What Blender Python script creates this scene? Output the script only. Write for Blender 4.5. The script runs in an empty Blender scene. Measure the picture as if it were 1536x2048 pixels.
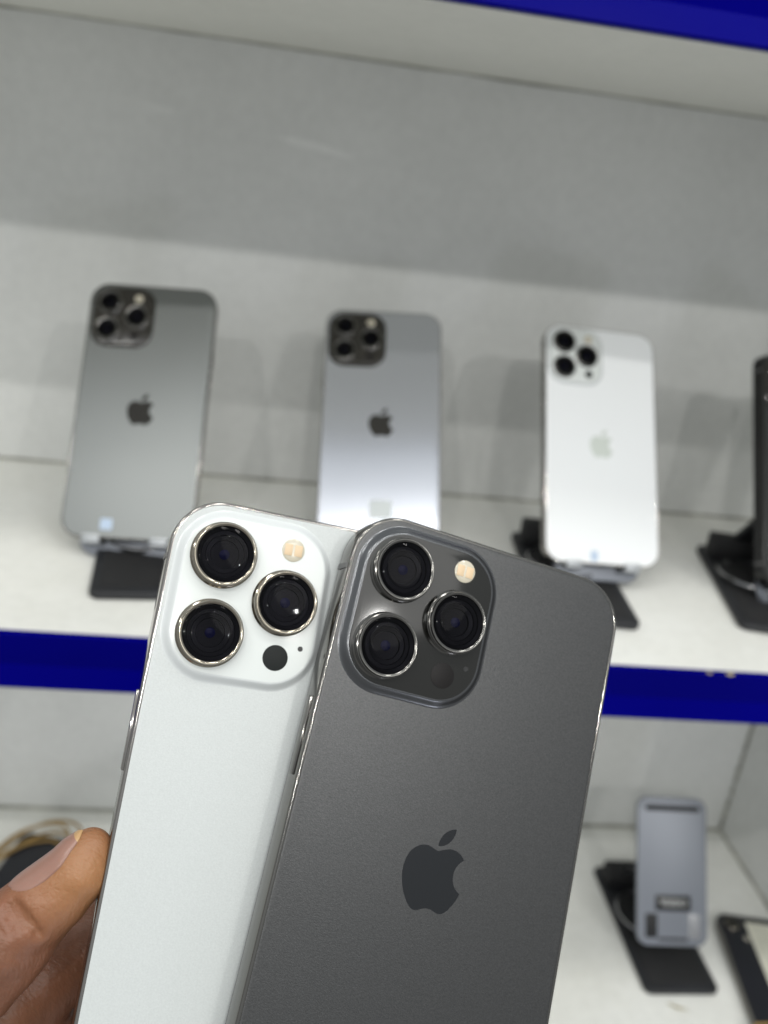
import bpy, bmesh, math, random
import numpy as np
from mathutils import Vector, Matrix

random.seed(7)
SC = bpy.context.scene
COL = SC.collection
MM = 0.001

# ------------------------------------------------------------------ camera
CAM_R = Matrix(((0.9877, -0.0982, 0.1219), (0.0779, -0.3674, -0.9268), (0.1358, 0.9248, -0.3553)))
cX, cY, cZ = (Vector(r).normalized() for r in CAM_R)
cY = (cY - cZ * cY.dot(cZ)).normalized()
cX = cY.cross(cZ)
cd = bpy.data.cameras.new('camera')
cd.sensor_fit = 'HORIZONTAL'
cd.sensor_width = 36.0
cd.lens = 36.0 * 1800 / 1536
cd.clip_start = 0.01
cd.clip_end = 50
cd.dof.use_dof = True
cd.dof.focus_distance = 0.186
cd.dof.aperture_fstop = cd.lens / 2.35    # a pupil a little over two millimetres wide
cam = bpy.data.objects.new('camera', cd)
cam.matrix_world = Matrix(((cX.x, -cY.x, -cZ.x, 0), (cX.y, -cY.y, -cZ.y, 0), (cX.z, -cY.z, -cZ.z, 0), (0, 0, 0, 1)))
COL.objects.link(cam)
SC.camera = cam

# ------------------------------------------------------------------ light
w = bpy.data.worlds.new('World')
SC.world = w
w.use_nodes = True
wn, wl = w.node_tree.nodes, w.node_tree.links
wtc = wn.new('ShaderNodeTexCoord')
wsp = wn.new('ShaderNodeSeparateXYZ')
wrp = wn.new('ShaderNodeValToRGB')       # a pale ceiling above, the dimmer shop floor and counters below
wl.new(wtc.outputs['Generated'], wsp.inputs[0])
wmr = wn.new('ShaderNodeMapRange')
wmr.inputs['From Min'].default_value = -1
wl.new(wsp.outputs['Z'], wmr.inputs['Value'])
wl.new(wmr.outputs[0], wrp.inputs[0])
wrp.color_ramp.elements[0].position = 0.44
wrp.color_ramp.elements[0].color = (0.50, 0.51, 0.51, 1)
wrp.color_ramp.elements[1].position = 0.82
wrp.color_ramp.elements[1].color = (0.93, 0.98, 1.0, 1)
wl.new(wrp.outputs[0], wn['Background'].inputs[0])
wn['Background'].inputs[1].default_value = 0.75
SC.view_settings.view_transform = 'Standard'
SC.view_settings.look = 'None'
SC.view_settings.exposure = 0.0
SC.view_settings.gamma = 1.0


def lamp(x, y, z, size, power, col=(1.0, 0.985, 0.95)):
    L = bpy.data.lights.new('area_lamp', 'AREA')
    L.shape = 'DISK'
    L.size = size
    L.energy = power
    L.color = col
    o = bpy.data.objects.new('area_lamp', L)
    o.location = (x, y, z)
    d = Vector((0.1, 0.5, -0.25)) - Vector((x, y, z))
    o.rotation_euler = d.to_track_quat('-Z', 'Y').to_euler()
    COL.objects.link(o)


for x in (-0.75, -0.25, 0.25, 0.75):
    lamp(x, -0.10, 1.25, 0.20, 2.4)
for x in (-1.15, -0.9, -0.65, -0.4, -0.15, 0.1, 0.35, 0.6):
    lamp(x, -0.85, 1.25, 0.028, 1.25)
lamp(0.95, -1.00, 1.10, 0.90, 4.5)  # broad unseen lamp added to put a sheen on the graphite phone's upper back
lamp(0.45, -0.50, -0.70, 0.20, 0.8, (0.86, 0.88, 1.0))     # added low lamp, unseen, for highlights on the camera block rims and fill
for x in (-0.9, 0.2, 1.3):
    lamp(x, -2.0, 1.30, 0.06, 7.0)


# ------------------------------------------------------------------ materials
def nm(name):
    m = bpy.data.materials.new(name)
    m.use_nodes = True
    nt = m.node_tree
    return m, nt, nt.nodes['Principled BSDF']


def mat(name, col, rough=0.5, metal=0.0, spec=0.5, coat=0.0, bump=None, var=None, sss=0, coat_r=0.05):
    """principled; bump=(scale, strength, distance), var=(scale, amount) slight value variation"""
    m, nt, b = nm(name)
    b.inputs['Base Color'].default_value = (*col, 1)
    b.inputs['Roughness'].default_value = rough
    b.inputs['Metallic'].default_value = metal
    b.inputs['Specular IOR Level'].default_value = spec
    b.inputs['Coat Weight'].default_value = coat
    b.inputs['Coat Roughness'].default_value = coat_r
    tc = nt.nodes.new('ShaderNodeTexCoord')
    if var:
        n = nt.nodes.new('ShaderNodeTexNoise')
        n.inputs['Scale'].default_value = var[0]
        n.inputs['Detail'].default_value = 5
        nt.links.new(tc.outputs['Object'], n.inputs['Vector'])
        r = nt.nodes.new('ShaderNodeMapRange')
        r.inputs['From Min'].default_value = 0.3
        r.inputs['From Max'].default_value = 0.7
        r.inputs['To Min'].default_value = 1 - var[1]
        r.inputs['To Max'].default_value = 1 + var[1]
        nt.links.new(n.outputs['Fac'], r.inputs['Value'])
        h = nt.nodes.new('ShaderNodeHueSaturation')
        h.inputs['Color'].default_value = (*col, 1)
        nt.links.new(r.outputs[0], h.inputs['Value'])
        nt.links.new(h.outputs[0], b.inputs['Base Color'])
    if bump:
        n = nt.nodes.new('ShaderNodeTexNoise')
        n.inputs['Scale'].default_value = bump[0]
        n.inputs['Detail'].default_value = 4
        nt.links.new(tc.outputs['Object'], n.inputs['Vector'])
        bp = nt.nodes.new('ShaderNodeBump')
        bp.inputs['Strength'].default_value = bump[1]
        bp.inputs['Distance'].default_value = bump[2]
        nt.links.new(n.outputs['Fac'], bp.inputs['Height'])
        nt.links.new(bp.outputs[0], b.inputs['Normal'])
    if sss:
        b.inputs['Subsurface Weight'].default_value = sss
        b.inputs['Subsurface Radius'].default_value = (1.0, 0.35, 0.2)
        b.inputs['Subsurface Scale'].default_value = 0.003
    return m


def laminate(name, col, dirt, speck=0.25, rough=0.35):
    """white melamine board: slightly cloudy, pitted, with grey smudges and fine dust"""
    m, nt, b = nm(name)
    N, Lk = nt.nodes, nt.links
    tc = N.new('ShaderNodeTexCoord')
    n1 = N.new('ShaderNodeTexNoise'); n1.inputs['Scale'].default_value = 6; n1.inputs['Detail'].default_value = 6
    n2 = N.new('ShaderNodeTexNoise'); n2.inputs['Scale'].default_value = 420; n2.inputs['Detail'].default_value = 3
    n3 = N.new('ShaderNodeTexVoronoi'); n3.inputs['Scale'].default_value = 260
    for n in (n1, n2, n3):
        Lk.new(tc.outputs['Object'], n.inputs['Vector'])
    r1 = N.new('ShaderNodeMapRange'); n1.inputs['Roughness'].default_value = 0.72; r1.inputs['From Min'].default_value = 0.42; r1.inputs['From Max'].default_value = 0.75
    Lk.new(n1.outputs['Fac'], r1.inputs['Value'])
    mx = N.new('ShaderNodeMix'); mx.data_type = 'RGBA'
    mx.inputs['A'].default_value = (*col, 1); mx.inputs['B'].default_value = (*dirt, 1)
    Lk.new(r1.outputs[0], mx.inputs['Factor'])
    r3 = N.new('ShaderNodeMapRange'); r3.inputs['From Min'].default_value = 0.06; r3.inputs['From Max'].default_value = 0.10
    r3.inputs['To Min'].default_value = 1; r3.inputs['To Max'].default_value = 0
    Lk.new(n3.outputs['Distance'], r3.inputs['Value'])
    n4 = N.new('ShaderNodeTexNoise'); n4.inputs['Scale'].default_value = 90
    Lk.new(tc.outputs['Object'], n4.inputs['Vector'])
    r4 = N.new('ShaderNodeMapRange'); r4.inputs['From Min'].default_value = 0.56; r4.inputs['From Max'].default_value = 0.62
    r4.inputs['To Max'].default_value = speck
    Lk.new(n4.outputs['Fac'], r4.inputs['Value'])
    ml = N.new('ShaderNodeMath'); ml.operation = 'MULTIPLY'
    Lk.new(r3.outputs[0], ml.inputs[0]); Lk.new(r4.outputs[0], ml.inputs[1])
    mx2 = N.new('ShaderNodeMix'); mx2.data_type = 'RGBA'
    mx2.inputs['B'].default_value = (dirt[0] * .4, dirt[1] * .4, dirt[2] * .36, 1)
    Lk.new(ml.outputs[0], mx2.inputs['Factor']); Lk.new(mx.outputs['Result'], mx2.inputs['A'])
    n5 = N.new('ShaderNodeTexNoise'); n5.inputs['Scale'].default_value = 140; n5.inputs['Detail'].default_value = 3
    Lk.new(tc.outputs['Object'], n5.inputs['Vector'])
    r5 = N.new('ShaderNodeMapRange'); r5.inputs['From Min'].default_value = 0.3; r5.inputs['From Max'].default_value = 0.7
    r5.inputs['To Min'].default_value = 0.965; r5.inputs['To Max'].default_value = 1.025
    Lk.new(n5.outputs['Fac'], r5.inputs['Value'])
    hs = N.new('ShaderNodeHueSaturation')
    Lk.new(mx2.outputs['Result'], hs.inputs['Color']); Lk.new(r5.outputs[0], hs.inputs['Value'])
    Lk.new(hs.outputs[0], b.inputs['Base Color'])
    bp = N.new('ShaderNodeBump'); bp.inputs['Strength'].default_value = 0.6; bp.inputs['Distance'].default_value = 0.0005
    Lk.new(n2.outputs['Fac'], bp.inputs['Height']); Lk.new(bp.outputs[0], b.inputs['Normal'])
    b.inputs['Roughness'].default_value = rough
    b.inputs['Coat Weight'].default_value = 0.15
    b.inputs['Coat Roughness'].default_value = 0.12
    return m


M = {}
M['panel'] = laminate('white_laminate_panel', (0.71, 0.72, 0.705), (0.62, 0.63, 0.615), 0.6)
M['board'] = laminate('white_laminate_shelf', (0.82, 0.825, 0.79), (0.72, 0.72, 0.67), 0.5)
M['cream'] = laminate('cream_laminate', (0.79, 0.79, 0.72), (0.72, 0.72, 0.65))
M['blue'] = mat('blue_acrylic', (0.0004, 0.0002, 0.15), 0.25, spec=0.03, var=(5, 0.15))
M['seal'] = mat('grey_sealant', (0.33, 0.33, 0.29), 0.7, var=(60, 0.3))
M['silver_back'] = mat('frosted_white_glass', (0.78, 0.80, 0.81), 0.28, spec=0.45, bump=(5000, 0.10, 0.00005))
M['matte_white'] = mat('matte_white_glass', (0.475, 0.50, 0.495), 0.34, spec=0.45, bump=(3500, 0.3, 0.0001), var=(2600, 0.05))
M['graphite_back'] = mat('frosted_graphite_glass', (0.082, 0.083, 0.084), 0.38, metal=0.88, spec=0.6, bump=(3500, 0.35, 0.0001), var=(2600, 0.14))
M['white_lip'] = mat('polished_white_glass', (0.56, 0.585, 0.585), 0.22, spec=0.7)
M['graphite_lip'] = mat('polished_graphite_glass', (0.12, 0.124, 0.13), 0.24, metal=0.9, spec=0.9)
M['grey_back'] = mat('frosted_pale_grey_glass', (0.165, 0.175, 0.172), 0.33, metal=0.7, spec=0.8)
M['lilac_back'] = mat('frosted_lilac_grey_glass', (0.54, 0.56, 0.61), 0.20, metal=0.85, spec=0.8)
M['white_gloss'] = mat('white_gloss_glass', (0.63, 0.66, 0.645), 0.14, spec=0.5)
M['graphite_gloss'] = mat('graphite_gloss_glass', (0.012, 0.012, 0.011), 0.08, spec=0.45)
M['brown_gloss'] = mat('dark_module_glass', (0.020, 0.018, 0.015), 0.12, spec=0.6)
M['steel'] = mat('polished_steel', (0.30, 0.285, 0.27), 0.10, metal=1)
M['dark_steel'] = mat('polished_graphite_steel', (0.17, 0.165, 0.155), 0.12, metal=1)
M['black_frame'] = mat('black_polished_frame', (0.03, 0.03, 0.03), 0.15, metal=0.6)
M['ring_light'] = mat('lens_ring_steel', (0.26, 0.235, 0.195), 0.12, metal=1)
M['ring_dark'] = mat('lens_ring_graphite', (0.14, 0.137, 0.13), 0.16, metal=1)
M['black'] = mat('black_interior', (0.006, 0.006, 0.007), 0.35, spec=0.4)
M['inner_ring'] = mat('lens_inner_ring', (0.006, 0.006, 0.007), 0.3, spec=0.3)
M['coating'] = mat('lens_coating', (0.010, 0.012, 0.10), 0.25, spec=0.4)
M['screen'] = mat('black_screen_glass', (0.008, 0.008, 0.01), 0.06, spec=0.6)
M['flash'] = mat('flash_lens', (0.52, 0.48, 0.38), 0.2, spec=0.6, coat=0.6)
M['flash_led'] = mat('flash_led_yellow', (0.62, 0.47, 0.30), 0.4)
M['sensor'] = mat('sensor_black_glass', (0.010, 0.012, 0.012), 0.45, spec=0.15)
M['sensor_dim'] = mat('sensor_brown_glass', (0.010, 0.009, 0.009), 0.4, spec=0.15)
M['logo_dark'] = mat('mirror_graphite_logo', (0.022, 0.024, 0.027), 0.22, metal=0.6, spec=0.6)
M['logo_grey'] = mat('mirror_grey_logo', (0.028, 0.027, 0.024), 0.5, spec=0.15)
M['logo_silver'] = mat('mirror_silver_logo', (0.52, 0.56, 0.52), 0.3, metal=0.2)
M['antenna'] = mat('antenna_plastic', (0.10, 0.10, 0.10), 0.5)
M['plate'] = mat('blue_grey_metal_plate', (0.20, 0.215, 0.245), 0.40, metal=0.3, bump=(900, 0.1, 0.0001))
M['mat_black'] = mat('black_matte_base', (0.012, 0.013, 0.016), 0.55, var=(30, 0.2))
M['rubber_black'] = mat('black_rubber', (0.010, 0.010, 0.011), 0.7)
M['chrome'] = mat('chrome', (0.40, 0.40, 0.41), 0.2, metal=1)
M['ltgrey'] = mat('grey_clip', (0.42, 0.44, 0.46), 0.35, metal=0.3)
M['label_ink'] = mat('silver_print', (0.62, 0.63, 0.62), 0.4)
M['sticker'] = mat('paper_sticker', (0.62, 0.66, 0.66), 0.6)
M['sticker_blue'] = mat('blue_white_sticker', (0.42, 0.52, 0.66), 0.5)
M['paper'] = mat('cream_paper', (0.68, 0.67, 0.57), 0.7, var=(70, 0.12))
M['paper_line'] = mat('faded_print', (0.50, 0.50, 0.42), 0.7)
M['band'] = mat('tan_rubber_band', (0.30, 0.19, 0.06), 0.45, sss=0)
M['black_phone'] = mat('black_phone_back', (0.010, 0.011, 0.016), 0.35, spec=0.4)
M['crumb'] = mat('dry_leaf_crumb', (0.36, 0.31, 0.17), 0.8)
M['nail'] = mat('thumb_nail', (0.27, 0.145, 0.11), 0.30, spec=0.5, sss=0.15, bump=(300, 0.05, 0.0002))
M['nail_edge'] = mat('nail_free_edge', (0.42, 0.26, 0.12), 0.35)


def glass_cover():
    m = bpy.data.materials.new('lens_cover_glass')
    m.use_nodes = True
    nt = m.node_tree
    nt.nodes.clear()
    out = nt.nodes.new('ShaderNodeOutputMaterial')
    mix = nt.nodes.new('ShaderNodeMixShader')
    fr = nt.nodes.new('ShaderNodeFresnel'); fr.inputs['IOR'].default_value = 1.16
    tr = nt.nodes.new('ShaderNodeBsdfTransparent'); tr.inputs[0].default_value = (0.32, 0.32, 0.36, 1)
    gl = nt.nodes.new('ShaderNodeBsdfGlossy'); gl.inputs['Roughness'].default_value = 0.02
    nt.links.new(fr.outputs[0], mix.inputs[0])
    nt.links.new(tr.outputs[0], mix.inputs[1])
    nt.links.new(gl.outputs[0], mix.inputs[2])
    nt.links.new(mix.outputs[0], out.inputs[0])
    return m


M['cover'] = glass_cover()


def skin_mat():
    m, nt, b = nm('brown_skin')
    N, Lk = nt.nodes, nt.links
    tc = N.new('ShaderNodeTexCoord')
    n1 = N.new('ShaderNodeTexNoise'); n1.inputs['Scale'].default_value = 55; n1.inputs['Detail'].default_value = 5
    Lk.new(tc.outputs['Object'], n1.inputs['Vector'])
    cr = N.new('ShaderNodeValToRGB')
    cr.color_ramp.elements[0].position = 0.30; cr.color_ramp.elements[0].color = (0.14, 0.060, 0.031, 1)
    cr.color_ramp.elements[1].position = 0.72; cr.color_ramp.elements[1].color = (0.225, 0.088, 0.044, 1)
    Lk.new(n1.outputs['Fac'], cr.inputs[0])
    # lighter, more yellow skin on the thumb's pad: a trait of the skin, by distance from the tip
    at = N.new('ShaderNodeAttribute'); at.attribute_name = 'pad'
    mx = N.new('ShaderNodeMix'); mx.data_type = 'RGBA'
    mx.inputs['B'].default_value = (0.31, 0.145, 0.058, 1)
    Lk.new(at.outputs['Fac'], mx.inputs['Factor']); Lk.new(cr.outputs[0], mx.inputs['A'])
    Lk.new(mx.outputs['Result'], b.inputs['Base Color'])
    v = N.new('ShaderNodeTexVoronoi'); v.inputs['Scale'].default_value = 700; v.feature = 'DISTANCE_TO_EDGE'
    n2 = N.new('ShaderNodeTexNoise'); n2.inputs['Scale'].default_value = 260; n2.inputs['Detail'].default_value = 6
    mp = N.new('ShaderNodeMapping'); mp.inputs['Scale'].default_value = (1, 1.8, 0.6)
    Lk.new(tc.outputs['Object'], mp.inputs[0]); Lk.new(mp.outputs[0], v.inputs['Vector']); Lk.new(mp.outputs[0], n2.inputs['Vector'])
    b1 = N.new('ShaderNodeBump'); b1.inputs['Strength'].default_value = 0.5; b1.inputs['Distance'].default_value = 0.00025
    b2 = N.new('ShaderNodeBump'); b2.inputs['Strength'].default_value = 0.7; b2.inputs['Distance'].default_value = 0.0006
    Lk.new(v.outputs['Distance'], b1.inputs['Height']); Lk.new(n2.outputs['Fac'], b2.inputs['Height'])
    Lk.new(b1.outputs[0], b2.inputs['Normal']); Lk.new(b2.outputs[0], b.inputs['Normal'])
    b.inputs['Roughness'].default_value = 0.48
    b.inputs['Subsurface Weight'].default_value = 0.18
    b.inputs['Subsurface Radius'].default_value = (1.0, 0.35, 0.2)
    b.inputs['Subsurface Scale'].default_value = 0.003
    return m


M['skin'] = skin_mat()


# ------------------------------------------------------------------ helpers
def link(name, me, material, parent=None, smooth=None, **props):
    if material is not None and not me.materials:
        me.materials.append(material)
    o = bpy.data.objects.new(name, me)
    COL.objects.link(o)
    if parent:
        o.parent = parent
    for k, v in props.items():
        o[k] = v
    return o


def from_bm(bm, smooth=True, angle=40):
    bmesh.ops.recalc_face_normals(bm, faces=bm.faces)
    me = bpy.data.meshes.new('mesh')
    if smooth:
        a = math.radians(angle)
        for f in bm.faces:
            f.smooth = True
        for e in bm.edges:
            if len(e.link_faces) == 2 and e.calc_face_angle(0) > a:
                e.smooth = False
    bm.to_mesh(me)
    bm.free()
    return me


def thing(name, label, cat, mtx=None, group=None):
    o = bpy.data.objects.new(name, None)
    o.empty_display_size = 0.02
    COL.objects.link(o)
    if mtx is not None:
        o.matrix_world = mtx
    o['label'] = label
    o['category'] = cat
    if group:
        o['group'] = group
    return o


def rrect(wd, h, r, inset=0.0, n=8, cx=0, cy=0):
    """outline of a rounded rectangle centred on cx, cy (counter-clockwise)"""
    hw, hh = wd / 2 - inset, h / 2 - inset
    r = max(r - inset, 0.00005)
    r = min(r, hw * .999, hh * .999)
    pts = []
    for sx, sy, a0 in ((1, 1, 0), (-1, 1, 90), (-1, -1, 180), (1, -1, 270)):
        for k in range(n + 1):
            a = math.radians(a0 + 90 * k / n)
            pts.append((cx + sx * (hw - r) + r * math.cos(a), cy + sy * (hh - r) + r * math.sin(a)))
    return pts


def loft(rings, cap0=True, cap1=True, closed=False, angle=40):
    """rings: lists of 3-D points, the same number in each"""
    bm = bmesh.new()
    vs = [[bm.verts.new(p) for p in r] for r in rings]
    n = len(vs[0])
    for a, b in zip(vs, vs[1:]):
        for i in range(n):
            j = (i + 1) % n
            bm.faces.new((a[i], a[j], b[j], b[i]))
    if closed:
        a, b = vs[-1], vs[0]
        for i in range(n):
            j = (i + 1) % n
            bm.faces.new((a[i], a[j], b[j], b[i]))
    else:
        if cap0:
            bm.faces.new(vs[0])
        if cap1:
            bm.faces.new(vs[-1])
    return from_bm(bm, angle=angle)


def slab(wd, h, r, prof, n=8, cx=0, cy=0, closed=False, cap0=True, cap1=True, angle=40):
    """rounded-rectangle solid; prof = list of (inset, z)"""
    return loft([[(x, y, z) for x, y in rrect(wd, h, r, i, n, cx, cy)] for i, z in prof], cap0, cap1, closed, angle)


def lathe(prof, cx=0, cy=0, z0=0, n=40, angle=35, cap0=True, cap1=True):
    rings = []
    for r, z in prof:
        rings.append([(cx + r * math.cos(2 * math.pi * k / n), cy + r * math.sin(2 * math.pi * k / n), z0 + z) for k in range(n)])
    return loft(rings, cap0, cap1, False, angle)


def boxm(x0, x1, y0, y1, z0, z1, bev=0.0):
    bm = bmesh.new()
    bmesh.ops.create_cube(bm, size=1)
    for v in bm.verts:
        v.co = Vector(((x0 + x1) / 2 + v.co.x * (x1 - x0), (y0 + y1) / 2 + v.co.y * (y1 - y0), (z0 + z1) / 2 + v.co.z * (z1 - z0)))
    if bev:
        bmesh.ops.bevel(bm, geom=bm.edges[:], offset=bev, segments=2, affect='EDGES', profile=0.5)
    return from_bm(bm)


def tube(pts, r, n=8, closed=False):
    pts = [Vector(p) for p in pts]
    rings = []
    N = len(pts)
    for i, p in enumerate(pts):
        a = pts[(i - 1) % N] if closed or i else pts[0]
        b = pts[(i + 1) % N] if closed or i < N - 1 else pts[-1]
        t = (b - a).normalized()
        s = t.cross(Vector((0, 0, 1)))
        if s.length < 1e-3:
            s = t.cross(Vector((0, 1, 0)))
        s.normalize()
        u = s.cross(t)
        rings.append([p + s * r * math.cos(2 * math.pi * k / n) + u * r * math.sin(2 * math.pi * k / n) for k in range(n)])
    return loft(rings, closed=closed)


def frame_mtx(u, v, origin):
    """u = right, v = down along the phone seen from its back; local x = u, y = -v, z = out of the back"""
    x = Vector(u).normalized()
    y = -Vector(v)
    y = (y - x * y.dot(x)).normalized()
    z = x.cross(y)
    m = Matrix((x, y, z)).transposed().to_4x4()
    m.translation = Vector(origin)
    return m


# ------------------------------------------------------------------ fruit emblem outline (24-unit box)
def bez(p0, p1, p2, p3, n=7):
    out = []
    for k in range(1, n + 1):
        t = k / n
        s = 1 - t
        out.append(tuple(s**3 * a + 3 * s * s * t * b + 3 * s * t * t * c + t**3 * d for a, b, c, d in zip(p0, p1, p2, p3)))
    return out


def rel_path(start, segs):
    p = start
    pts = [p]
    for sg in segs:
        c = [(p[0] + sg[2 * i], p[1] + sg[2 * i + 1]) for i in range(3)]
        pts += bez(p, *c)
        p = c[2]
    return pts


BODY = rel_path((12.152, 6.896), [(-.948, 0, -2.415, -1.078, -3.96, -1.04), (-2.04, .027, -3.91, 1.183, -4.961, 3.014),
    (-2.117, 3.675, -.546, 9.103, 1.519, 12.09), (1.013, 1.454, 2.208, 3.09, 3.792, 3.039), (1.52, -.065, 2.09, -.987, 3.935, -.987),
    (1.831, 0, 2.35, .987, 3.96, .948), (1.637, -.026, 2.676, -1.48, 3.676, -2.948), (1.156, -1.688, 1.636, -3.325, 1.662, -3.415),
    (-.039, -.013, -3.182, -1.221, -3.22, -4.857), (-.026, -3.04, 2.48, -4.494, 2.597, -4.559), (-1.429, -2.09, -3.623, -2.324, -4.39, -2.376),
    (-2, -.156, -3.675, 1.09, -4.61, 1.09)])
LEAF = rel_path((15.53, 3.83), [(.843, -1.012, 1.4, -2.427, 1.245, -3.83), (-1.207, .052, -2.662, .805, -3.532, 1.818),
    (-.78, .896, -1.454, 2.338, -1.273, 3.714), (1.338, .104, 2.715, -.688, 3.559, -1.701)])


def emblem_mesh(height, cx, cy, z0, z1):
    bm = bmesh.new()
    s = height / 24.0
    for path in (BODY, LEAF):
        pts = []
        for p in path:
            q = (cx + (p[0] - 12.2) * s, cy - (p[1] - 12.0) * s)
            if not pts or math.hypot(q[0] - pts[-1][0], q[1] - pts[-1][1]) > 1e-6:
                pts.append(q)
        if math.hypot(pts[0][0] - pts[-1][0], pts[0][1] - pts[-1][1]) < 1e-5:
            pts.pop()
        top = [bm.verts.new((x, y, z1)) for x, y in pts]
        bot = [bm.verts.new((x, y, z0)) for x, y in pts]
        n = len(pts)
        bm.faces.new(top)
        for i in range(n):
            bm.faces.new((top[i], top[(i + 1) % n], bot[(i + 1) % n], bot[i]))
    bmesh.ops.triangulate(bm, faces=[f for f in bm.faces if len(f.verts) > 4])
    bmesh.ops.recalc_face_normals(bm, faces=bm.faces)
    me = bpy.data.meshes.new('mesh')
    bm.to_mesh(me)
    bm.free()
    return me


# ------------------------------------------------------------------ the phone builder
def make_phone(label, mtx, W, H, back, frame, ring, plat_mat, logo, P, group=None, T=7.65, R=11.5, buttons=True, detail=10):
    """all lengths in mm; P = camera layout measured from the upper left corner of the back"""
    W, H, T, R = W * MM, H * MM, T * MM, R * MM
    t = thing('smartphone', label, 'phone', mtx, group)
    cy = H / 2

    def X(v): return v * MM - W / 2
    def Y(v): return H - v * MM
    prof = [(0.00075, 0.0), (0.00040, -0.00003), (0.00012, -0.00022), (0, -0.0006), (0, -T + 0.0006), (0.00012, -T + 0.00022), (0.0004, -T + 0.00003), (0.00075, -T), (0.0030, -T + 0.0012), (0.0030, -0.0012)]
    link('frame', slab(W, H, R, prof, detail, cy=cy, closed=True, angle=50), M[frame], t)
    link('back_glass', slab(W, H, R, [(0.0008, -0.001), (0.0008, 0.00002), (0.00095, 0.00008), (0.0013, 0.00010)], detail, cy=cy, cap0=False), M[back], t)
    link('screen_glass', slab(W, H, R, [(0.0008, -T + 0.001), (0.0008, -T - 0.00002), (0.0011, -T - 0.00012)], detail, cy=cy, cap0=False), M['screen'], t)
    if buttons:
        # side button on the left edge, volume keys on the right edge (seen from the back)
        def key(y0, y1, side, name):
            x0 = side * W / 2
            o = link(name, boxm(min(x0 - side * .0004, x0 + side * .00055), max(x0 - side * .0004, x0 + side * .00055), Y(y1), Y(y0), -T / 2 - .00145, -T / 2 + .00145, 0.0003), M[frame], t)
            return o
        key(43.5, 60.5, -1, 'side_button')
        key(40, 50.5, 1, 'volume_button')
        key(53.5, 64, 1, 'volume_button')
        for sx in (-1, 1):
            for yy in (14.0, H / MM - 14.0):
                xo = sx * W / 2
                link('antenna_band', boxm(min(xo, xo + sx * .00004) - .0002, max(xo, xo + sx * .00004), Y(yy) - .0006, Y(yy) + .0006, -T + .0007, -.0007), M['antenna'], t)
        link('charging_port', slab(0.0088, 0.0026, 0.0013, [(0, 0.0004), (0, -0.00004)], 5), M['black'], t).matrix_local = \
            Matrix.Translation((0, 0.00001, -T / 2)) @ Matrix.Rotation(math.radians(90), 4, 'X')
    # camera plateau
    pw, ph = (P['pr'] - P['pl']) * MM, (P['pb'] - P['pt']) * MM
    pcx, pcy = X((P['pr'] + P['pl']) / 2), Y((P['pb'] + P['pt']) / 2)
    ht = P['h'] * MM
    pr = P['prad'] * MM
    pl = link('camera_plateau', slab(pw, ph, pr, [(-.0013 + .0022 * q / 16, .00008 + (ht - .00008) * (lambda a: a * a * (3 - 2 * a))((q / 16) ** 1.15)) for q in range(17)],
              16, pcx, pcy, cap0=False, angle=70), M[P['plain']], t)
    link('plateau_glass', slab(pw, ph, pr, [(0.0010, ht - .0002), (0.0010, ht + .00003), (0.0012, ht + .00006)], 12, pcx, pcy, cap0=False), M[plat_mat], pl)
    top = ht + 0.00006
    fx, fy = P['flash']
    fr = P['fr'] * MM
    fl = link('flash', lathe([(fr, -0.0001), (fr, .0001), (fr * .9, .00022), (fr * .5, .0003), (0.00005, .00032)], X(fx), Y(fy), top), M['flash'], pl)
    if fr < .00265:
        for s_ in (-1, 1):
            link('flash_led', boxm(-.0009, .0009, -.0013, .0013, 0, .00008, .00003), M['flash_led'], pl).location = (X(fx) + s_ * .00115, Y(fy), top + .00030)
    sx, sy = P['sensor']
    link('depth_sensor', lathe([(P['sr'] * MM, -0.0001), (P['sr'] * MM, .00006), (P['sr'] * MM * .93, .0001)], X(sx), Y(sy), top), M[P.get('sm', 'sensor')], pl)
    if P.get('mic'):
        link('microphone_hole', lathe([(.0006, -0.0001), (.0006, .00004), (.0004, .00004)], X(P['mic'][0]), Y(P['mic'][1]), top, 16), M['black'], pl)
    # lenses
    lr = P['lr'] * MM
    lh = P['lh'] * MM
    first = None
    for (lx, ly) in P['lens']:
        x, y = X(lx), Y(ly)
        if first is None:
            q = lr
            gr = q * P.get('gr', .86)
            mr = lathe([(q + .0005, -0.0001), (q + .0003, .00012), (q + .00005, .0004), (q + .0001, lh * .38), (q - .00005, lh * .42), (q - .00005, lh * .55), (q + .0001, lh * .59), (q + .0001, lh * .76), (q - .00012, lh * .80), (q - .00012, lh * .90), (q - .0003, lh), (gr + .0004, lh), (gr + .0001, lh - .0002), (gr, lh - .0006), (gr, 0)], 0, 0, 0, 56, cap0=False, cap1=False)
            mg = lathe([(gr, lh - .00035), (gr * .97, lh - .00022), (gr * .6, lh - .00008), (gr * .3, lh - .00003), (0.00005, lh)], 0, 0, 0, 48, cap0=False)
            mi = lathe([(gr, lh - .0006), (gr * .86, lh - .0008), (gr * .84, lh - .0011), (gr * .70, lh - .0011), (gr * .68, lh - .0014), (gr * .52, lh - .0015), (gr * .50, lh - .0019), (0.0001, lh - .002)], 0, 0, 0, 48, cap0=False)
            me = lathe([(gr * .20, lh - .0021), (gr * .18, lh - .0018), (gr * .10, lh - .0015), (0.00005, lh - .0014)], 0, 0, 0, 32, cap0=False)
            for me_, mm_ in ((mr, M[ring]), (mg, M['cover']), (mi, M['inner_ring']), (me, M['coating'])):
                me_.materials.append(mm_)
            first = (mr, mg, mi, me)
        b = link('lens', first[0], None, t)
        b.location = (x, y, top)
        link('lens_cover', first[1], None, b)
        link('lens_barrel', first[2], None, b)
        link('lens_element', first[3], None, b)
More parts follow.
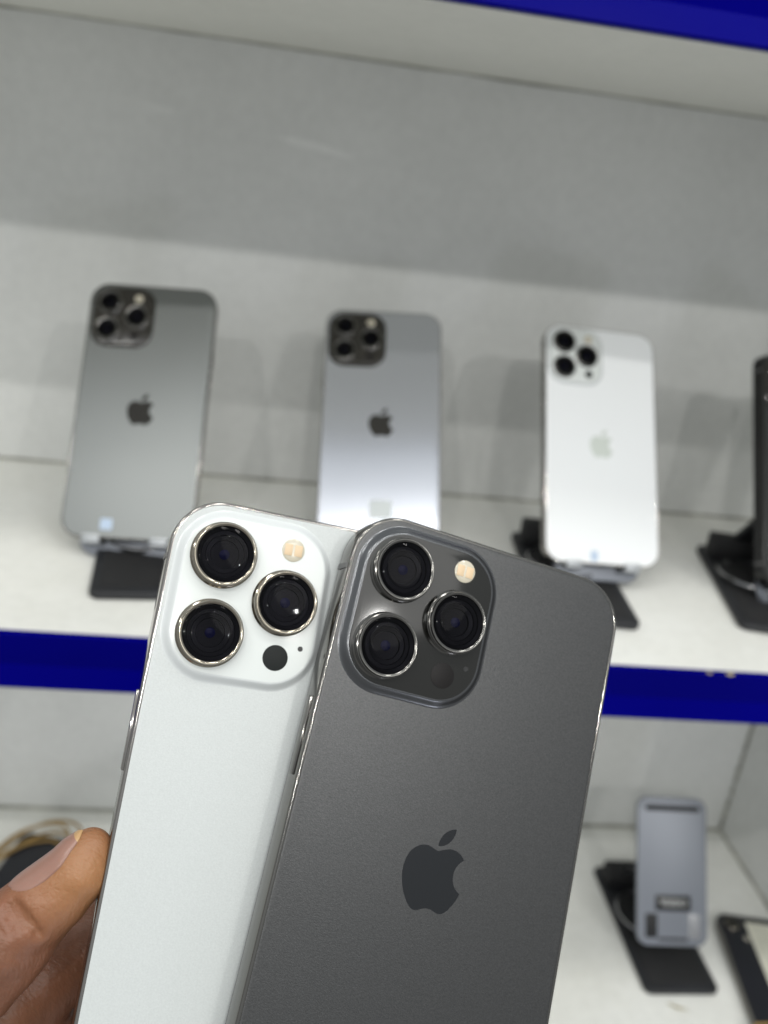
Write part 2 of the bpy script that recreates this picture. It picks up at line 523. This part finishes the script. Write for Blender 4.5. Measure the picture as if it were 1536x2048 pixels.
    link('emblem', emblem_mesh(P['eh'] * MM, 0, H / 2, 0.00005, 0.00013), M[logo], t)
    return t


# ------------------------------------------------------------------ display cabinet
S = 1.11
zM, zMb, zL, zU = -0.23665, -0.26707, -0.55922, 0.06527
yB, yF, xR, xL = 0.666, 0.4081, 0.46676, -0.62
TH = zM - zMb
cab = thing('display_cabinet', 'white laminate display cabinet with blue trimmed shelves holding upright phones', 'cabinet',
            Matrix.Translation((0, 0.53, zL - 0.02)))
inv = Matrix.Translation((0, -0.53, -(zL - 0.02)))


def cpart(name, me, m):
    me.transform(inv)
    return link(name, me, m, cab)


cpart('back_panel', boxm(xL, xR + .018, yB, yB + .016, zL - .03, zU + .36), M['panel'])
cpart('side_panel', boxm(xR, xR + .018, yF - .002, yB - .0005, zL - .03, zU + .36), M['panel'])
cpart('side_panel', boxm(xL - .018, xL, yF - .002, yB - .0005, zL - .03, zU + .36), M['panel'])
TR = 0.004


def shelf(z, m_top, name='shelf_board'):
    cpart(name, boxm(xL + .0005, xR - .0005, yF + TR, yB - .0005, z - TH, z - .0005), m_top)


shelf(zM, M['board'])
shelf(zL, M['board'])
shelf(zU + TH, M['cream'])


def trim(z):
    """blue edge strip: an upright upper face over a lower face that leans out"""
    bm = bmesh.new()
    z1, z0 = z, z - TH
    prof = [(yF + TR, z1), (yF, z1 - .0006), (yF + .0016, z0 + TH * .40), (yF - .0022, z0 + .0012), (yF - .0012, z0), (yF + TR, z0)]
    a = [bm.verts.new((xL, y, zz)) for y, zz in prof]
    b = [bm.verts.new((xR, y, zz)) for y, zz in prof]
    n = len(prof)
    for i in range(n):
        bm.faces.new((a[i], a[(i + 1) % n], b[(i + 1) % n], b[i]))
    bm.faces.new(a)
    bm.faces.new(b[::-1])
    bmesh.ops.recalc_face_normals(bm, faces=bm.faces)
    me = bpy.data.meshes.new('mesh')
    bm.to_mesh(me)
    bm.free()
    return cpart('edge_trim', me, M['blue'])


trim(zM)
trim(zL)
trim(zU + TH)


def bead(pts, r=.0016):
    return cpart('sealant_bead', tube(pts, r, 6), M['seal'])


def wob(a, b, n=40, amp=.0004):
    a, b = Vector(a), Vector(b)
    return [a.lerp(b, k / n) + Vector((random.uniform(-amp, amp), random.uniform(-amp, amp), random.uniform(-amp, amp))) for k in range(n + 1)]


bead(wob((xL, yB - .0004, zM), (xR, yB - .0004, zM)), .0012)
bead(wob((xL, yB - .0004, zL), (xR, yB - .0004, zL)), .0022)
bead(wob((xL, yB - .0002, zU - .0004), (xR, yB - .0002, zU - .0004)), .0009)
bead(wob((xR, yB - .001, zL), (xR, yB - .001, zMb)), .0022)
bead(wob((xR, yF, zL), (xR, yB, zL), 20), .0022)


# small brown chips along the shelf edge
def chip(x, y, z, s, name='laminate_chip'):
    bm = bmesh.new()
    bmesh.ops.create_icosphere(bm, subdivisions=2, radius=s)
    for v in bm.verts:
        v.co = Vector((v.co.x * random.uniform(.8, 1.6), v.co.y * random.uniform(.5, 1), v.co.z * random.uniform(.3, .5)))
        v.co += Vector((x, y, z))
    return from_bm(bm)


cpart('edge_chip', chip(0.2517, yF + .001, zM - .0002, .0014), M['crumb'])
cpart('edge_chip', chip(0.2640, yF + .001, zM - .0002, .0020), M['crumb'])

# faint pale streaks painted in for hazy reflections on the back panel
M['reflection_streak'] = mat('pale_reflection_paint', (0.735, 0.745, 0.73), 0.5, var=(40, 0.06))


def reflection_streak(cx, cz, length, hgt, rot):
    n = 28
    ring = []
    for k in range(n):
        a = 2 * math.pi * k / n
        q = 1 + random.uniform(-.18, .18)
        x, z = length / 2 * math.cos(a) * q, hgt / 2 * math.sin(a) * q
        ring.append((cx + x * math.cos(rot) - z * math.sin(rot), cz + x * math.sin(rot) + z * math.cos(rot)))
    cpart('painted_reflection', loft([[(x, yB - .00005, z) for x, z in ring], [(x, yB - .00018, z) for x, z in ring]]), M['reflection_streak'])


reflection_streak(-.100, .018, .050, .0075, -.05)
reflection_streak(.018, .007, .050, .0055, -.12)

# ------------------------------------------------------------------ phones on the shelf
LAY12 = dict(pl=3.2, pr=39.6, pt=3.2, pb=40.6, h=1.5, prad=10.0, flash=(30.3, 9.8), fr=2.7, sensor=(30.0, 34.2), sr=2.6, sm='sensor_dim',
             lens=[(13.0, 13.0), (13.0, 30.6), (30.2, 21.8)], lr=7.3, lh=1.7, gr=.80, eh=20.0, plain='brown_gloss')
LAY13 = dict(pl=2.8, pr=39.5, pt=2.8, pb=40.5, h=1.6, prad=10.5, flash=(29.8, 9.4), fr=2.9, sensor=(30.0, 34.0), sr=2.7,
             lens=[(12.8, 12.6), (12.8, 30.2), (28.6, 21.4)], lr=7.4, lh=2.0, gr=.86, eh=19.5, plain='white_lip')
GRP = 'phones propped on stands along the upper shelf'


def shelf_mtx(u, v, BL, Wm):
    m = frame_mtx(u, v, BL)
    m.translation = Vector(BL) + m.to_3x3() @ Vector((Wm / 2, 0, 0))
    return m


mL = shelf_mtx((0.993, -0.108, 0.054), (-0.013, -0.539, -0.842), (-0.1163, 0.5035, -0.2242), .0781)
mC = shelf_mtx((0.995, -0.069, 0.068), (0.012, -0.605, -0.796), (0.0357, 0.5201, -0.2216), .0781)
mR = shelf_mtx((0.998, 0.051, -0.021), (0.011, -0.550, -0.835), (0.1794, 0.5021, -0.2172), .0781)
mF = shelf_mtx((0.90, 0.40, -0.33), (-0.065, -0.575, -0.815), (0.3190, 0.4860, -0.2155), .0781)
make_phone('grey phone with dark camera square, leftmost of the phones standing on the upper shelf', mL, 78.1, 160.8, 'grey_back', 'dark_steel', 'ring_dark', 'brown_gloss', 'logo_grey', LAY12, GRP)
make_phone('lilac silver phone on the upper shelf, its foot hidden behind the two held phones', mC, 78.1, 160.8, 'lilac_back', 'steel', 'ring_dark', 'brown_gloss', 'logo_grey', LAY12, GRP)
make_phone('white phone with pale emblem standing upright on the right of the upper shelf', mR, 78.1, 160.8, 'silver_back', 'steel', 'ring_dark', 'white_gloss', 'logo_silver', LAY13, GRP)
make_phone('dark phone standing at the right end of the upper shelf, cut by the photo edge', mF, 78.1, 160.8, 'graphite_back', 'black_frame', 'ring_dark', 'graphite_gloss', 'logo_dark', LAY12, GRP)


def sticker(mtx, x, y, wd, h, m, label):
    me = slab(wd, h, .0008, [(0, 0), (0, .0001)], 3)
    o = link('sticker', me, M[m])
    o.matrix_world = mtx @ Matrix.Translation((x, y, .00014))
    o['label'] = label
    o['category'] = 'sticker'
    return o


sticker(mL, -.0120, .0085, .0070, .0066, 'sticker_blue', 'small pale blue square sticker at the foot of the leftmost grey shelf phone')
sticker(mC, .0010, .0210, .0140, .0120, 'sticker', 'whitish square sticker low on the back of the middle shelf phone')
sticker(mR, -.0060, .0055, .0050, .0065, 'sticker_blue', 'tiny light blue sticker at the foot of the white shelf phone')


# ------------------------------------------------------------------ folding stands
def text_mesh(txt, size, depth=0.0001):
    cu = bpy.data.curves.new('lettering', 'FONT')
    cu.body = txt
    cu.size = size
    cu.extrude = depth
    cu.align_x = 'CENTER'
    cu.align_y = 'CENTER'
    cu.space_character = 1.05
    o = bpy.data.objects.new('lettering', cu)
    COL.objects.link(o)
    dg = bpy.context.evaluated_depsgraph_get()
    me = bpy.data.meshes.new_from_object(o.evaluated_get(dg))
    bpy.data.objects.remove(o)
    return me


def make_stand(label, base_c, base_rot, plate_m, group, zf, badge=False):
    """base_c = centre of the base on the shelf; plate_m = matrix of the plate, origin at its bottom centre, z towards the viewer"""
    base_m = Matrix.Translation((base_c[0], base_c[1], zf + .0002)) @ Matrix.Rotation(base_rot, 4, 'Z')
    t = thing('phone_stand', label, 'phone stand', base_m, group)
    bw, bd = .060, .130
    link('base', slab(bw, bd, .006, [(.0008, 0), (0, .0008), (0, .0036), (.0004, .0042), (.0012, .0045)], 6), M['mat_black'], t)
    link('rubber_pad', slab(bw - .010, bd - .050, .004, [(0, .0044), (0, .0048), (.0005, .005)], 5, cy=-.018), M['rubber_black'], t)
    # hinge block at the back of the base
    link('hinge', boxm(-.026, .026, .040, .056, .0044, .020, .002), M['rubber_black'], t)
    # round ring lying on the base
    ring = []
    for k in range(40):
        a = 2 * math.pi * k / 40
        ring.append((-.004 + .0235 * math.cos(a), .008 + .0235 * math.sin(a), .0085))
    link('ring', tube(ring, .0012, 8, True), M['chrome'], t)
    link('ring_pad', lathe([(.0225, .0049), (.0225, .0070), (.0215, .0078), (.0150, .0078), (.0145, .0066), (.0001, .0066)], -.004, .008, 0, 40), M['rubber_black'], t)
    li = base_m.inverted()

    def put(name, me, m, parent=None):
        me.transform(li @ plate_m)
        return link(name, me, M[m], parent or t)
    H = .112
    pl = put('plate', slab(.058, H, .009, [(.0006, -.0040), (0, -.0034), (0, -.0008), (.0003, -.0002), (.0009, 0)], 8, cy=H / 2), 'plate')
    put('grip_groove', slab(.046, .0046, .0022, [(0, -.0004), (.0002, .00012), (.0012, .0002)], 5, cy=H - .0085), 'rubber_black', pl)
    for sx in (-1, 1):
        put('slot', slab(.0098, .0178, .0012, [(0, -.0006), (0, .00012), (.0006, .0002)], 4, sx * .0178, .0148), 'black' if (sx < 0 or not badge) else 'chrome', pl)
        if not badge:
            put('support_clip', boxm(sx * .0200 - .0052, sx * .0200 + .0052, .0060, .0082, -.0005, .0105, .0006), 'ltgrey')
            put('support_clip_lip', boxm(sx * .0200 - .0052, sx * .0200 + .0052, .0084, .0108, .0088, .0104, .0004), 'ltgrey')
    if badge:
        bd_ = put('badge', slab(.0290, .0115, .0014, [(0, -.0002), (0, .0005), (.0003, .0007)], 4, 0, .0318), 'black', pl)
        tm = text_mesh('YESIDO', .0068)
        tm.materials.clear()
        tm.transform(Matrix.Translation((0, .0318, .0009)) @ Matrix.Scale(.92, 4, (1, 0, 0)))
        put('badge_lettering', tm, 'label_ink', pl)
        link_ = put('slot_bar', boxm(-.012, .012, .0040, .0060, -.0003, .0006, .0002), 'mat_black', pl)
    # arm from the hinge to the middle of the plate's back
    A = li @ plate_m @ Vector((0, .060, -.0065))
    B = Vector((0, .047, .016))
    d = (A - B)
    L = d.length
    m = d.to_track_quat('Z', 'X').to_matrix().to_4x4()
    m.translation = B
    # keep the arm's width along x
    me = boxm(-.0025, .0025, -.013, .013, 0, L, .001)
    zz = d.normalized()
    xx = Vector((1, 0, 0)); xx = (xx - zz * xx.dot(zz)).normalized()
    yy = zz.cross(xx)
    m = Matrix((yy, -xx, zz)).transposed().to_4x4()
    m.translation = B
    me.transform(m)
    link('arm', me, M['mat_black'], t)
    return t


SG = 'folding stands under the upper shelf phones'


def plate_for(m, dy=-.0090, dz=-.0083):
    return m @ Matrix.Translation((0, dy, dz))


make_stand('black based folding stand under the leftmost grey shelf phone', (-.0655, .5165), math.radians(6), plate_for(mL), SG, zM)
make_stand('folding stand mostly hidden behind the held phones, under the middle lilac phone', (.073, .535), math.radians(0), plate_for(mC), SG, zM)
make_stand('black based folding stand under the white shelf phone', (.2040, .5195), math.radians(-5), plate_for(mR), SG, zM)
make_stand('black based folding stand with a round ring at the right end of the upper shelf', (.3390, .5200), math.radians(-12), plate_for(mF), SG, zM)
mP = frame_mtx((1, -.02, .0), (0, -.54, -.84), (.3460, .5050, -.5385))
make_stand('empty blue grey folding stand with a black badge on the lower shelf', (.3475, .5430), math.radians(0), mP, 'folding stands on the lower shelf', zL, badge=True)


# ------------------------------------------------------------------ things lying on the lower shelf
def lying(label, c, rot, wd, h, lens=True, frame='dark_steel'):
    m = Matrix.Translation((c[0], c[1], zL + .0002)) @ Matrix.Rotation(rot, 4, 'Z')
    t = thing('smartphone', label, 'phone', m)
    link('frame', slab(wd, h, .010, [(.0008, 0), (.0001, .0006), (0, .0012), (0, .0078), (.0002, .0084), (.0006, .0087), (.0015, .0086), (.0015, .001)], 8, closed=True), M[frame], t)
    link('screen_glass', slab(wd, h, .010, [(.0014, .0012), (.0014, .0003)], 8), M['screen'], t)
    link('back_glass', slab(wd, h, .010, [(.0012, .0010), (.0012, .0086), (.0015, .0089), (.0022, .0090)], 8), M['black_phone'], t)
    if lens:
        for (x, y, r) in ((-.0225, h / 2 - .0125, .0062), (-.0150, h / 2 - .0270, .0030)):
            o = link('lens', lathe([(r, 0), (r, .0012), (r * .95, .0016), (r * .72, .0016), (r * .7, .001), (r * .68, .0006)], 0, 0, 0, 32, cap1=False), M['ring_light' if r > .004 else 'chrome'], t)
            o.location = (x, y, .0090)
            link('lens_cover', lathe([(r * .72, .0008), (r * .4, .0012), (.0001, .0013)], 0, 0, 0, 24), M['sensor' if r > .004 else 'flash'], o)
    return t, m


t1, m1 = lying('black phone lying flat beside the empty stand, under a cream paper strip', (.4275, .4735), math.radians(-9), .068, .150)
pap = link('paper_label', slab(.030, .100, .0006, [(0, 0), (0, .0002)], 3), M['paper'])
pap.matrix_world = m1 @ Matrix.Translation((.0045, .0175, .00915))
pap['label'] = 'cream paper strip lying on the black phone at the lower right'
pap['category'] = 'paper'
for k, x in enumerate((-.009, -.002, .006)):
    link('printed_line', boxm(x, x + .0012, -.046, .046, .00021, .00026), M['paper_line'], pap)


def band(label, pts, r=.0012):
    c = sum((Vector(p) for p in pts), Vector()) / len(pts)
    # smooth closed curve through the points
    n = len(pts)
    out = []
    for i in range(n):
        p0, p1, p2, p3 = (Vector(pts[(i + k) % n]) for k in (-1, 0, 1, 2))
        for k in range(6):
            s = k / 6
            out.append(.5 * ((2 * p1) + (-p0 + p2) * s + (2 * p0 - 5 * p1 + 4 * p2 - p3) * s * s + (-p0 + 3 * p1 - 3 * p2 + p3) * s**3) - c)
    o = link('rubber_band', tube(out, r, 8, True), M['band'])
    o.location = c
    o['label'] = label
    o['category'] = 'rubber band'
    o['group'] = 'tan rubber bands on the lower shelf'
    return o


def onm(m, *P):
    return [m @ Vector(p) for p in P]


band('tan rubber band around the black phone at the lower right corner', onm(m1, (-.035, -.036, .002), (-.0352, -.035, .009), (-.031, -.034, .0105), (0, -.030, .0102), (.030, -.030, .0105), (.0352, -.031, .008), (.035, -.032, .002)))
t2, m2 = lying('black slab phone lying flat at the lower left behind the thumb', (-.1530, .5500), math.radians(-13), .074, .140, lens=False, frame='steel')
band('tan rubber band looped loosely over the black slab at the lower left', onm(m2, (-.050, .035, .004), (-.038, .062, .010), (-.022, .078, .014), (-.004, .086, .012), (.008, .080, .010), (.012, .064, .0100), (.004, .070, .0100), (-.008, .074, .0105), (-.022, .066, .0108), (-.036, .044, .0110)))
band('second tan rubber band beside the looped one at the lower left', onm(m2, (-.055, .030, .003), (-.040, .060, .012), (-.022, .073, .016), (-.008, .078, .015), (.000, .072, .0110), (.002, .060, .0098), (-.012, .064, .0100), (-.030, .052, .0105), (-.046, .030, .006)))
# dry crumb on the lower shelf
bm = bmesh.new()
for k in range(9):
    mt = Matrix.Translation((.0055 * (k / 4 - 1) + random.uniform(-.0006, .0006), -.0009 * (k - 4) * .6 + random.uniform(-.0006, .0006), .0006)) @ Matrix.Rotation(random.uniform(0, 3), 4, 'Z') @ Matrix.Diagonal((1.4, .7, .5, 1))
    bmesh.ops.create_icosphere(bm, subdivisions=1, radius=random.uniform(.0007, .0013), matrix=mt)
o = link('dry_crumb', from_bm(bm), M['crumb'])
o.location = (.3391, .4676, zL)
o['label'] = 'small dry brown crumb on the bare lower shelf in front of the stand'
o['category'] = 'crumb'

# ------------------------------------------------------------------ the two phones in the hand
HL = dict(pl=2.6, pr=36.2, pt=2.8, pb=39.0, h=1.55, prad=10.2, flash=(27.2, 8.1), fr=2.6, sensor=(27.2, 32.5), sr=2.85, mic=(32.5, 29.7),
          lens=[(11.95, 12.1), (11.95, 29.4), (27.2, 20.2)], lr=7.05, lh=2.7, gr=.87, eh=18.0, plain='white_lip')
HG = dict(HL, sm='sensor_dim', plain='graphite_lip')
HG['pb'] = 39.0


def held_mtx(cols, origin, Wm, Hm):
    u, v = Vector([r[0] for r in cols]), Vector([r[1] for r in cols])
    m = frame_mtx(u, v, (0, 0, 0))
    m.translation = Vector(origin) * MM + m.to_3x3() @ Vector((Wm / 2, -Hm, 0))
    return m


mG = held_mtx(((0.959, -0.183, -0.218), (0.087, -0.541, 0.837), (-0.271, -0.821, -0.502)), (22.942, 189.318, -71.439), .0715, .1467)
mW = held_mtx(((0.979, -0.097, -0.179), (0.101, -0.532, 0.841), (-0.176, -0.841, -0.511)), (-18.015, 190.983, -72.561), .0715, .1467)
HGRP = 'two phones held in the hand'
make_phone('graphite grey phone held in front, overlapping the white held phone', mG, 71.5, 146.7, 'graphite_back', 'dark_steel', 'ring_dark', 'graphite_gloss', 'logo_dark', HG, HGRP, detail=16)
make_phone('white phone with three big black lenses, held by the thumb behind the graphite one', mW, 71.5, 146.7, 'matte_white', 'steel', 'ring_light', 'white_gloss', 'matte_white', HL, HGRP, detail=16)


# ------------------------------------------------------------------ the hand
def campt(px, py, z):
    """millimetres in the camera's axes -> used only to measure the hand where it stands"""
    return np.array([(px - 768) / 1800 * z, (py - 1024) / 1800 * z, z])


CH = []   # tapered capsules (p0, r0, p1, r1)


def chain(pts):
    for (a, ra), (b, rb) in zip(pts, pts[1:]):
        CH.append((a, ra, b, rb))


th = [(campt(187, 1690, 187), 3.2), (campt(177, 1708, 187), 4.7), (campt(159, 1740, 186.5), 6.1), (campt(109, 1789, 186), 6.9), (campt(66, 1824, 185), 7.3),
      (campt(0, 1880, 184), 8.6), (campt(-110, 1965, 184), 10.5), (campt(-270, 2090, 186), 14.5), (campt(-330, 2400, 192), 18)]
chain(th)
chain([(campt(98, 1856, 186), 3.0), (campt(60, 1890, 185), 4.6), (campt(20, 1930, 184), 5.2), (campt(-30, 1985, 184), 6.0)])
# index finger: comes from the palm, passes behind the phones
chain([(campt(-220, 2330, 200), 14), (campt(-20, 2130, 200), 10.5), (campt(80, 1950, 203), 9.6), (campt(195, 1885, 211), 9.0), (campt(330, 1860, 215), 8.0), (campt(470, 1850, 219), 7.0), (campt(520, 1850, 220), 6)])
# soft web between thumb and index
chain([(campt(-90, 2080, 192), 10), (campt(10, 2010, 196), 8.0), (campt(60, 1960, 200), 6.5)])
# middle, ring, little fingers behind the phones
chain([(campt(-230, 2480, 202), 14), (campt(0, 2300, 202), 10), (campt(105, 2110, 205), 9.6), (campt(300, 2110, 214), 8.6), (campt(480, 2080, 219), 8.0), (campt(620, 2080, 222), 6.8)])
chain([(campt(-240, 2640, 202), 13), (campt(0, 2480, 200), 9.8), (campt(120, 2380, 204), 9.0), (campt(290, 2320, 212), 8.4), (campt(470, 2290, 216), 7.6), (campt(590, 2290, 219), 6.4)])
chain([(campt(-230, 2800, 200), 12), (campt(0, 2650, 197), 8.6), (campt(120, 2570, 200), 7.8), (campt(270, 2530, 207), 7.2), (campt(400, 2510, 211), 6.4), (campt(480, 2510, 213), 5.4)])
# palm and wrist
chain([(campt(-330, 2400, 200), 19), (campt(-350, 2800, 204), 20)])
chain([(campt(-200, 2480, 204), 14), (campt(-220, 2800, 204), 16)])
chain([(campt(-340, 2780, 204), 21), (campt(-420, 3150, 215), 22), (campt(-600, 3900, 245), 26)])
chain([(campt(-240, 2800, 204), 18), (campt(-330, 3150, 215), 20), (campt(-500, 3900, 245), 25)])
# creases: thin grooves cut into the surface, (p0, p1, radius)
GR = [(campt(112, 1892, 178.5), campt(70, 1868, 177.5), 0.55), (campt(55, 1945, 178), campt(20, 1905, 176.0), 0.5), (campt(6, 1846, 176.5), campt(24, 1868, 176.5), .35)]
for (x0, y0, x1, y1, r) in ((28, 1802, 58, 1836, .30), (20, 1812, 52, 1850, .42), (8, 1816, 40, 1858, .30), (58, 1838, 80, 1872, .30), (-4, 1830, 22, 1870, .25)):
    def _surf(px, py):
        zz = 165.0
        while zz < 230:
            p = campt(px, py, zz)
            if min(np.linalg.norm(p - a - np.clip(((p - a) @ (b - a)) / ((b - a) @ (b - a)), 0, 1) * (b - a)) - (ra + (rb - ra) * np.clip(((p - a) @ (b - a)) / ((b - a) @ (b - a)), 0, 1)) for a, ra, b, rb in CH) < 0.1:
                return p
            zz += .25
        return campt(px, py, 180)
    pts = [_surf(x0 + (x1 - x0) * q / 4, y0 + (y1 - y0) * q / 4) for q in range(5)]
    for a_, b_ in zip(pts, pts[1:]):
        GR.append((a_, b_, r))


def sdf_hand(P):
    k = 2.2
    acc = None
    for a, ra, b, rb in CH:
        ab = b - a
        h = np.clip(((P - a) @ ab) / (ab @ ab), 0, 1)
        d = np.linalg.norm(P - a - h[..., None] * ab, axis=-1) - (ra + (rb - ra) * h)
        if acc is None:
            acc = d
        else:
            hh = np.clip(.5 + .5 * (acc - d) / k, 0, 1)
            acc = acc * (1 - hh) + d * hh - k * hh * (1 - hh)
    for a, b, r in GR:
        ab = b - a
        h = np.clip(((P - a) @ ab) / (ab @ ab), 0, 1)
        d = np.linalg.norm(P - a - h[..., None] * ab, axis=-1) - r
        kk = 1.2
        nd = -d
        hh = np.clip(.5 - .5 * (acc - nd) / kk, 0, 1)
        acc = acc * (1 - hh) + nd * hh + kk * hh * (1 - hh)
    return acc


def surface_nets(lo, hi, step):
    nx, ny, nz = [int(math.ceil((h - l) / step)) + 1 for l, h in zip(lo, hi)]
    xs, ys, zs = lo[0] + np.arange(nx) * step, lo[1] + np.arange(ny) * step, lo[2] + np.arange(nz) * step
    F = np.empty((nx, ny, nz), np.float32)
    YY, ZZ = np.meshgrid(ys, zs, indexing='ij')
    for i0 in range(0, nx, 8):
        xx = xs[i0:i0 + 8]
        P = np.empty((len(xx), ny, nz, 3))
        P[..., 0] = xx[:, None, None]; P[..., 1] = YY; P[..., 2] = ZZ
        F[i0:i0 + 8] = sdf_hand(P)
    F[0] = F[-1] = 1; F[:, 0] = F[:, -1] = 1; F[:, :, 0] = F[:, :, -1] = 1
    ins = F < 0
    cs = np.zeros((nx - 1, ny - 1, nz - 1), np.int8)
    for dx in (0, 1):
        for dy in (0, 1):
            for dz in (0, 1):
                cs += ins[dx:nx - 1 + dx, dy:ny - 1 + dy, dz:nz - 1 + dz]
    act = (cs > 0) & (cs < 8)
    idx = -np.ones(act.shape, np.int64)
    ijk = np.argwhere(act)
    idx[act] = np.arange(len(ijk))
    accp = np.zeros((len(ijk), 3)); cnt = np.zeros(len(ijk))
    cor = [(a, b, c) for a in (0, 1) for b in (0, 1) for c in (0, 1)]
    for A in cor:
        for ax in range(3):
            if A[ax]:
                continue
            B = list(A); B[ax] = 1
            fa = F[ijk[:, 0] + A[0], ijk[:, 1] + A[1], ijk[:, 2] + A[2]]
            fb = F[ijk[:, 0] + B[0], ijk[:, 1] + B[1], ijk[:, 2] + B[2]]
            m = (fa < 0) != (fb < 0)
            tt = np.where(m, fa / np.where(m, fa - fb, 1), 0)
            pos = np.array(A, float)[None, :] + tt[:, None] * (np.array(B) - np.array(A))[None, :]
            accp += pos * m[:, None]; cnt += m
    V = (ijk + accp / cnt[:, None]) * step + np.array(lo)
    faces = []
    for ax in range(3):
        o1, o2 = [(1, 2), (2, 0), (0, 1)][ax]
        sl = [slice(0, None)] * 3
        a = [slice(None)] * 3; b = [slice(None)] * 3
        a[ax] = slice(0, -1); b[ax] = slice(1, None)
        ch = ins[tuple(a)] != ins[tuple(b)]
        E = np.argwhere(ch)
        E = E[(E[:, o1] > 0) & (E[:, o2] > 0) & (E[:, o1] < F.shape[o1] - 1) & (E[:, o2] < F.shape[o2] - 1)]
        q = []
        for d1, d2 in ((0, 0), (1, 0), (1, 1), (0, 1)):
            c = E.copy(); c[:, o1] -= d1; c[:, o2] -= d2
            q.append(idx[c[:, 0], c[:, 1], c[:, 2]])
        q = np.stack(q, 1)
        fl = ins[E[:, 0], E[:, 1], E[:, 2]]
        q[~fl] = q[~fl][:, ::-1]
        faces.append(q[(q >= 0).all(1)])
    return V, np.concatenate(faces)


lo = (-150, 55, 168); hi = (-15, 210, 235)
V, Fc = surface_nets(np.array(lo, float), hi, 0.65)
# light smoothing
E0 = np.concatenate([Fc[:, [0, 1]], Fc[:, [1, 2]], Fc[:, [2, 3]], Fc[:, [3, 0]]])
for it in range(2):
    acc = np.zeros_like(V); c = np.zeros(len(V))
    np.add.at(acc, E0[:, 0], V[E0[:, 1]]); np.add.at(acc, E0[:, 1], V[E0[:, 0]])
    np.add.at(c, E0[:, 0], 1); np.add.at(c, E0[:, 1], 1)
    V = V * .5 + .5 * acc / c[:, None]
RW = np.array([[*cX], [*cY], [*cZ]])
tip = campt(172, 1745, 184)
padv = np.clip(1 - (np.linalg.norm(V - tip, axis=1) - 3) / 14, 0, 1) ** 1.2
Wd = (V @ RW) * MM
org = (campt(-300, 2500, 200) @ RW) * MM
hand_t = thing('hand', 'brown skinned left hand gripping the two phones, thumb with pink nail against the white one', 'hand', Matrix.Translation(Vector(org)))
me = bpy.data.meshes.new('mesh')
me.from_pydata((Wd - org).tolist(), [], Fc.tolist())
me.update()
me.shade_smooth()
at = me.attributes.new('pad', 'FLOAT', 'POINT')
at.data.foreach_set('value', padv.astype(np.float32))
link('skin', me, M['skin'], hand_t)


def nail():
    """curved nail plate laid on the thumb's outer side"""
    axis = [th[i] for i in range(1, 5)]
    P = [a for a, r in axis]; Rr = [r for a, r in axis]
    seg = [0]
    for i in range(1, len(P)):
        seg.append(seg[-1] + np.linalg.norm(P[i] - P[i - 1]))
    Ltot = seg[-1]

    def at(s):
        s = min(max(s, 0), Ltot)
        for i in range(1, len(seg)):
            if s <= seg[i] or i == len(seg) - 1:
                f = (s - seg[i - 1]) / (seg[i] - seg[i - 1])
                return P[i - 1] + (P[i] - P[i - 1]) * f, Rr[i - 1] + (Rr[i] - Rr[i - 1]) * f, (P[i] - P[i - 1]) / np.linalg.norm(P[i] - P[i - 1])
    t0 = (P[-1] - P[0]) / np.linalg.norm(P[-1] - P[0])
    view = np.array([0, 0, -1.0])
    side = np.cross(t0, view); side /= np.linalg.norm(side)
    if side[1] > 0:
        side = -side          # up-left on the picture side
    fr = np.cross(side, t0); fr = fr if fr[2] < 0 else -fr
    th0 = math.radians(73)
    n0 = fr * math.cos(th0) + side * math.sin(th0)
    n1 = -fr * math.sin(th0) + side * math.cos(th0)
    bm = bmesh.new()
    NS, NA = 22, 18
    grid = []
    s_in = -3.0
    for i in range(NS + 1):
        f = i / NS
        s = s_in + f * 17.5
        c, r, tt = at(max(s, 0))
        c = c + t0 * min(s, 0)
        # outline: rounded cuticle and rounded tip
        half = math.radians(43) * (1 - abs(2 * f - 1) ** 3.2) ** .5 if 0 < f < 1 else 0.0
        row = []
        for j in range(NA + 1):
            a = half * (2 * j / NA - 1)
            dv = n0 * math.cos(a) + n1 * math.sin(a)
            l_, h_ = 1.0, 14.0
            for _ in range(14):
                mid = (l_ + h_) / 2
                if sdf_hand((c + dv * mid)[None, :])[0] < 0:
                    l_ = mid
                else:
                    h_ = mid
            lift = .45 - .45 * (abs(2 * j / NA - 1) ** 4) - .35 * f ** 5 + .5 * max(0, .12 - f)
            p = c + dv * (l_ + lift)
            row.append(bm.verts.new(((p @ RW) * MM - org).tolist()))
        grid.append(row)
    for i in range(NS):
        for j in range(NA):
            f = bm.faces.new((grid[i][j], grid[i][j + 1], grid[i + 1][j + 1], grid[i + 1][j]))
            f.material_index = 1 if i < 2 else 0
    bmesh.ops.remove_doubles(bm, verts=bm.verts, dist=1e-6)
    me = from_bm(bm)
    me.materials.append(M['nail']); me.materials.append(M['nail_edge'])
    o = link('thumb_nail', me, None, hand_t)
    sd = o.modifiers.new('thickness', 'SOLIDIFY'); sd.thickness = .0004; sd.offset = -1


nail()
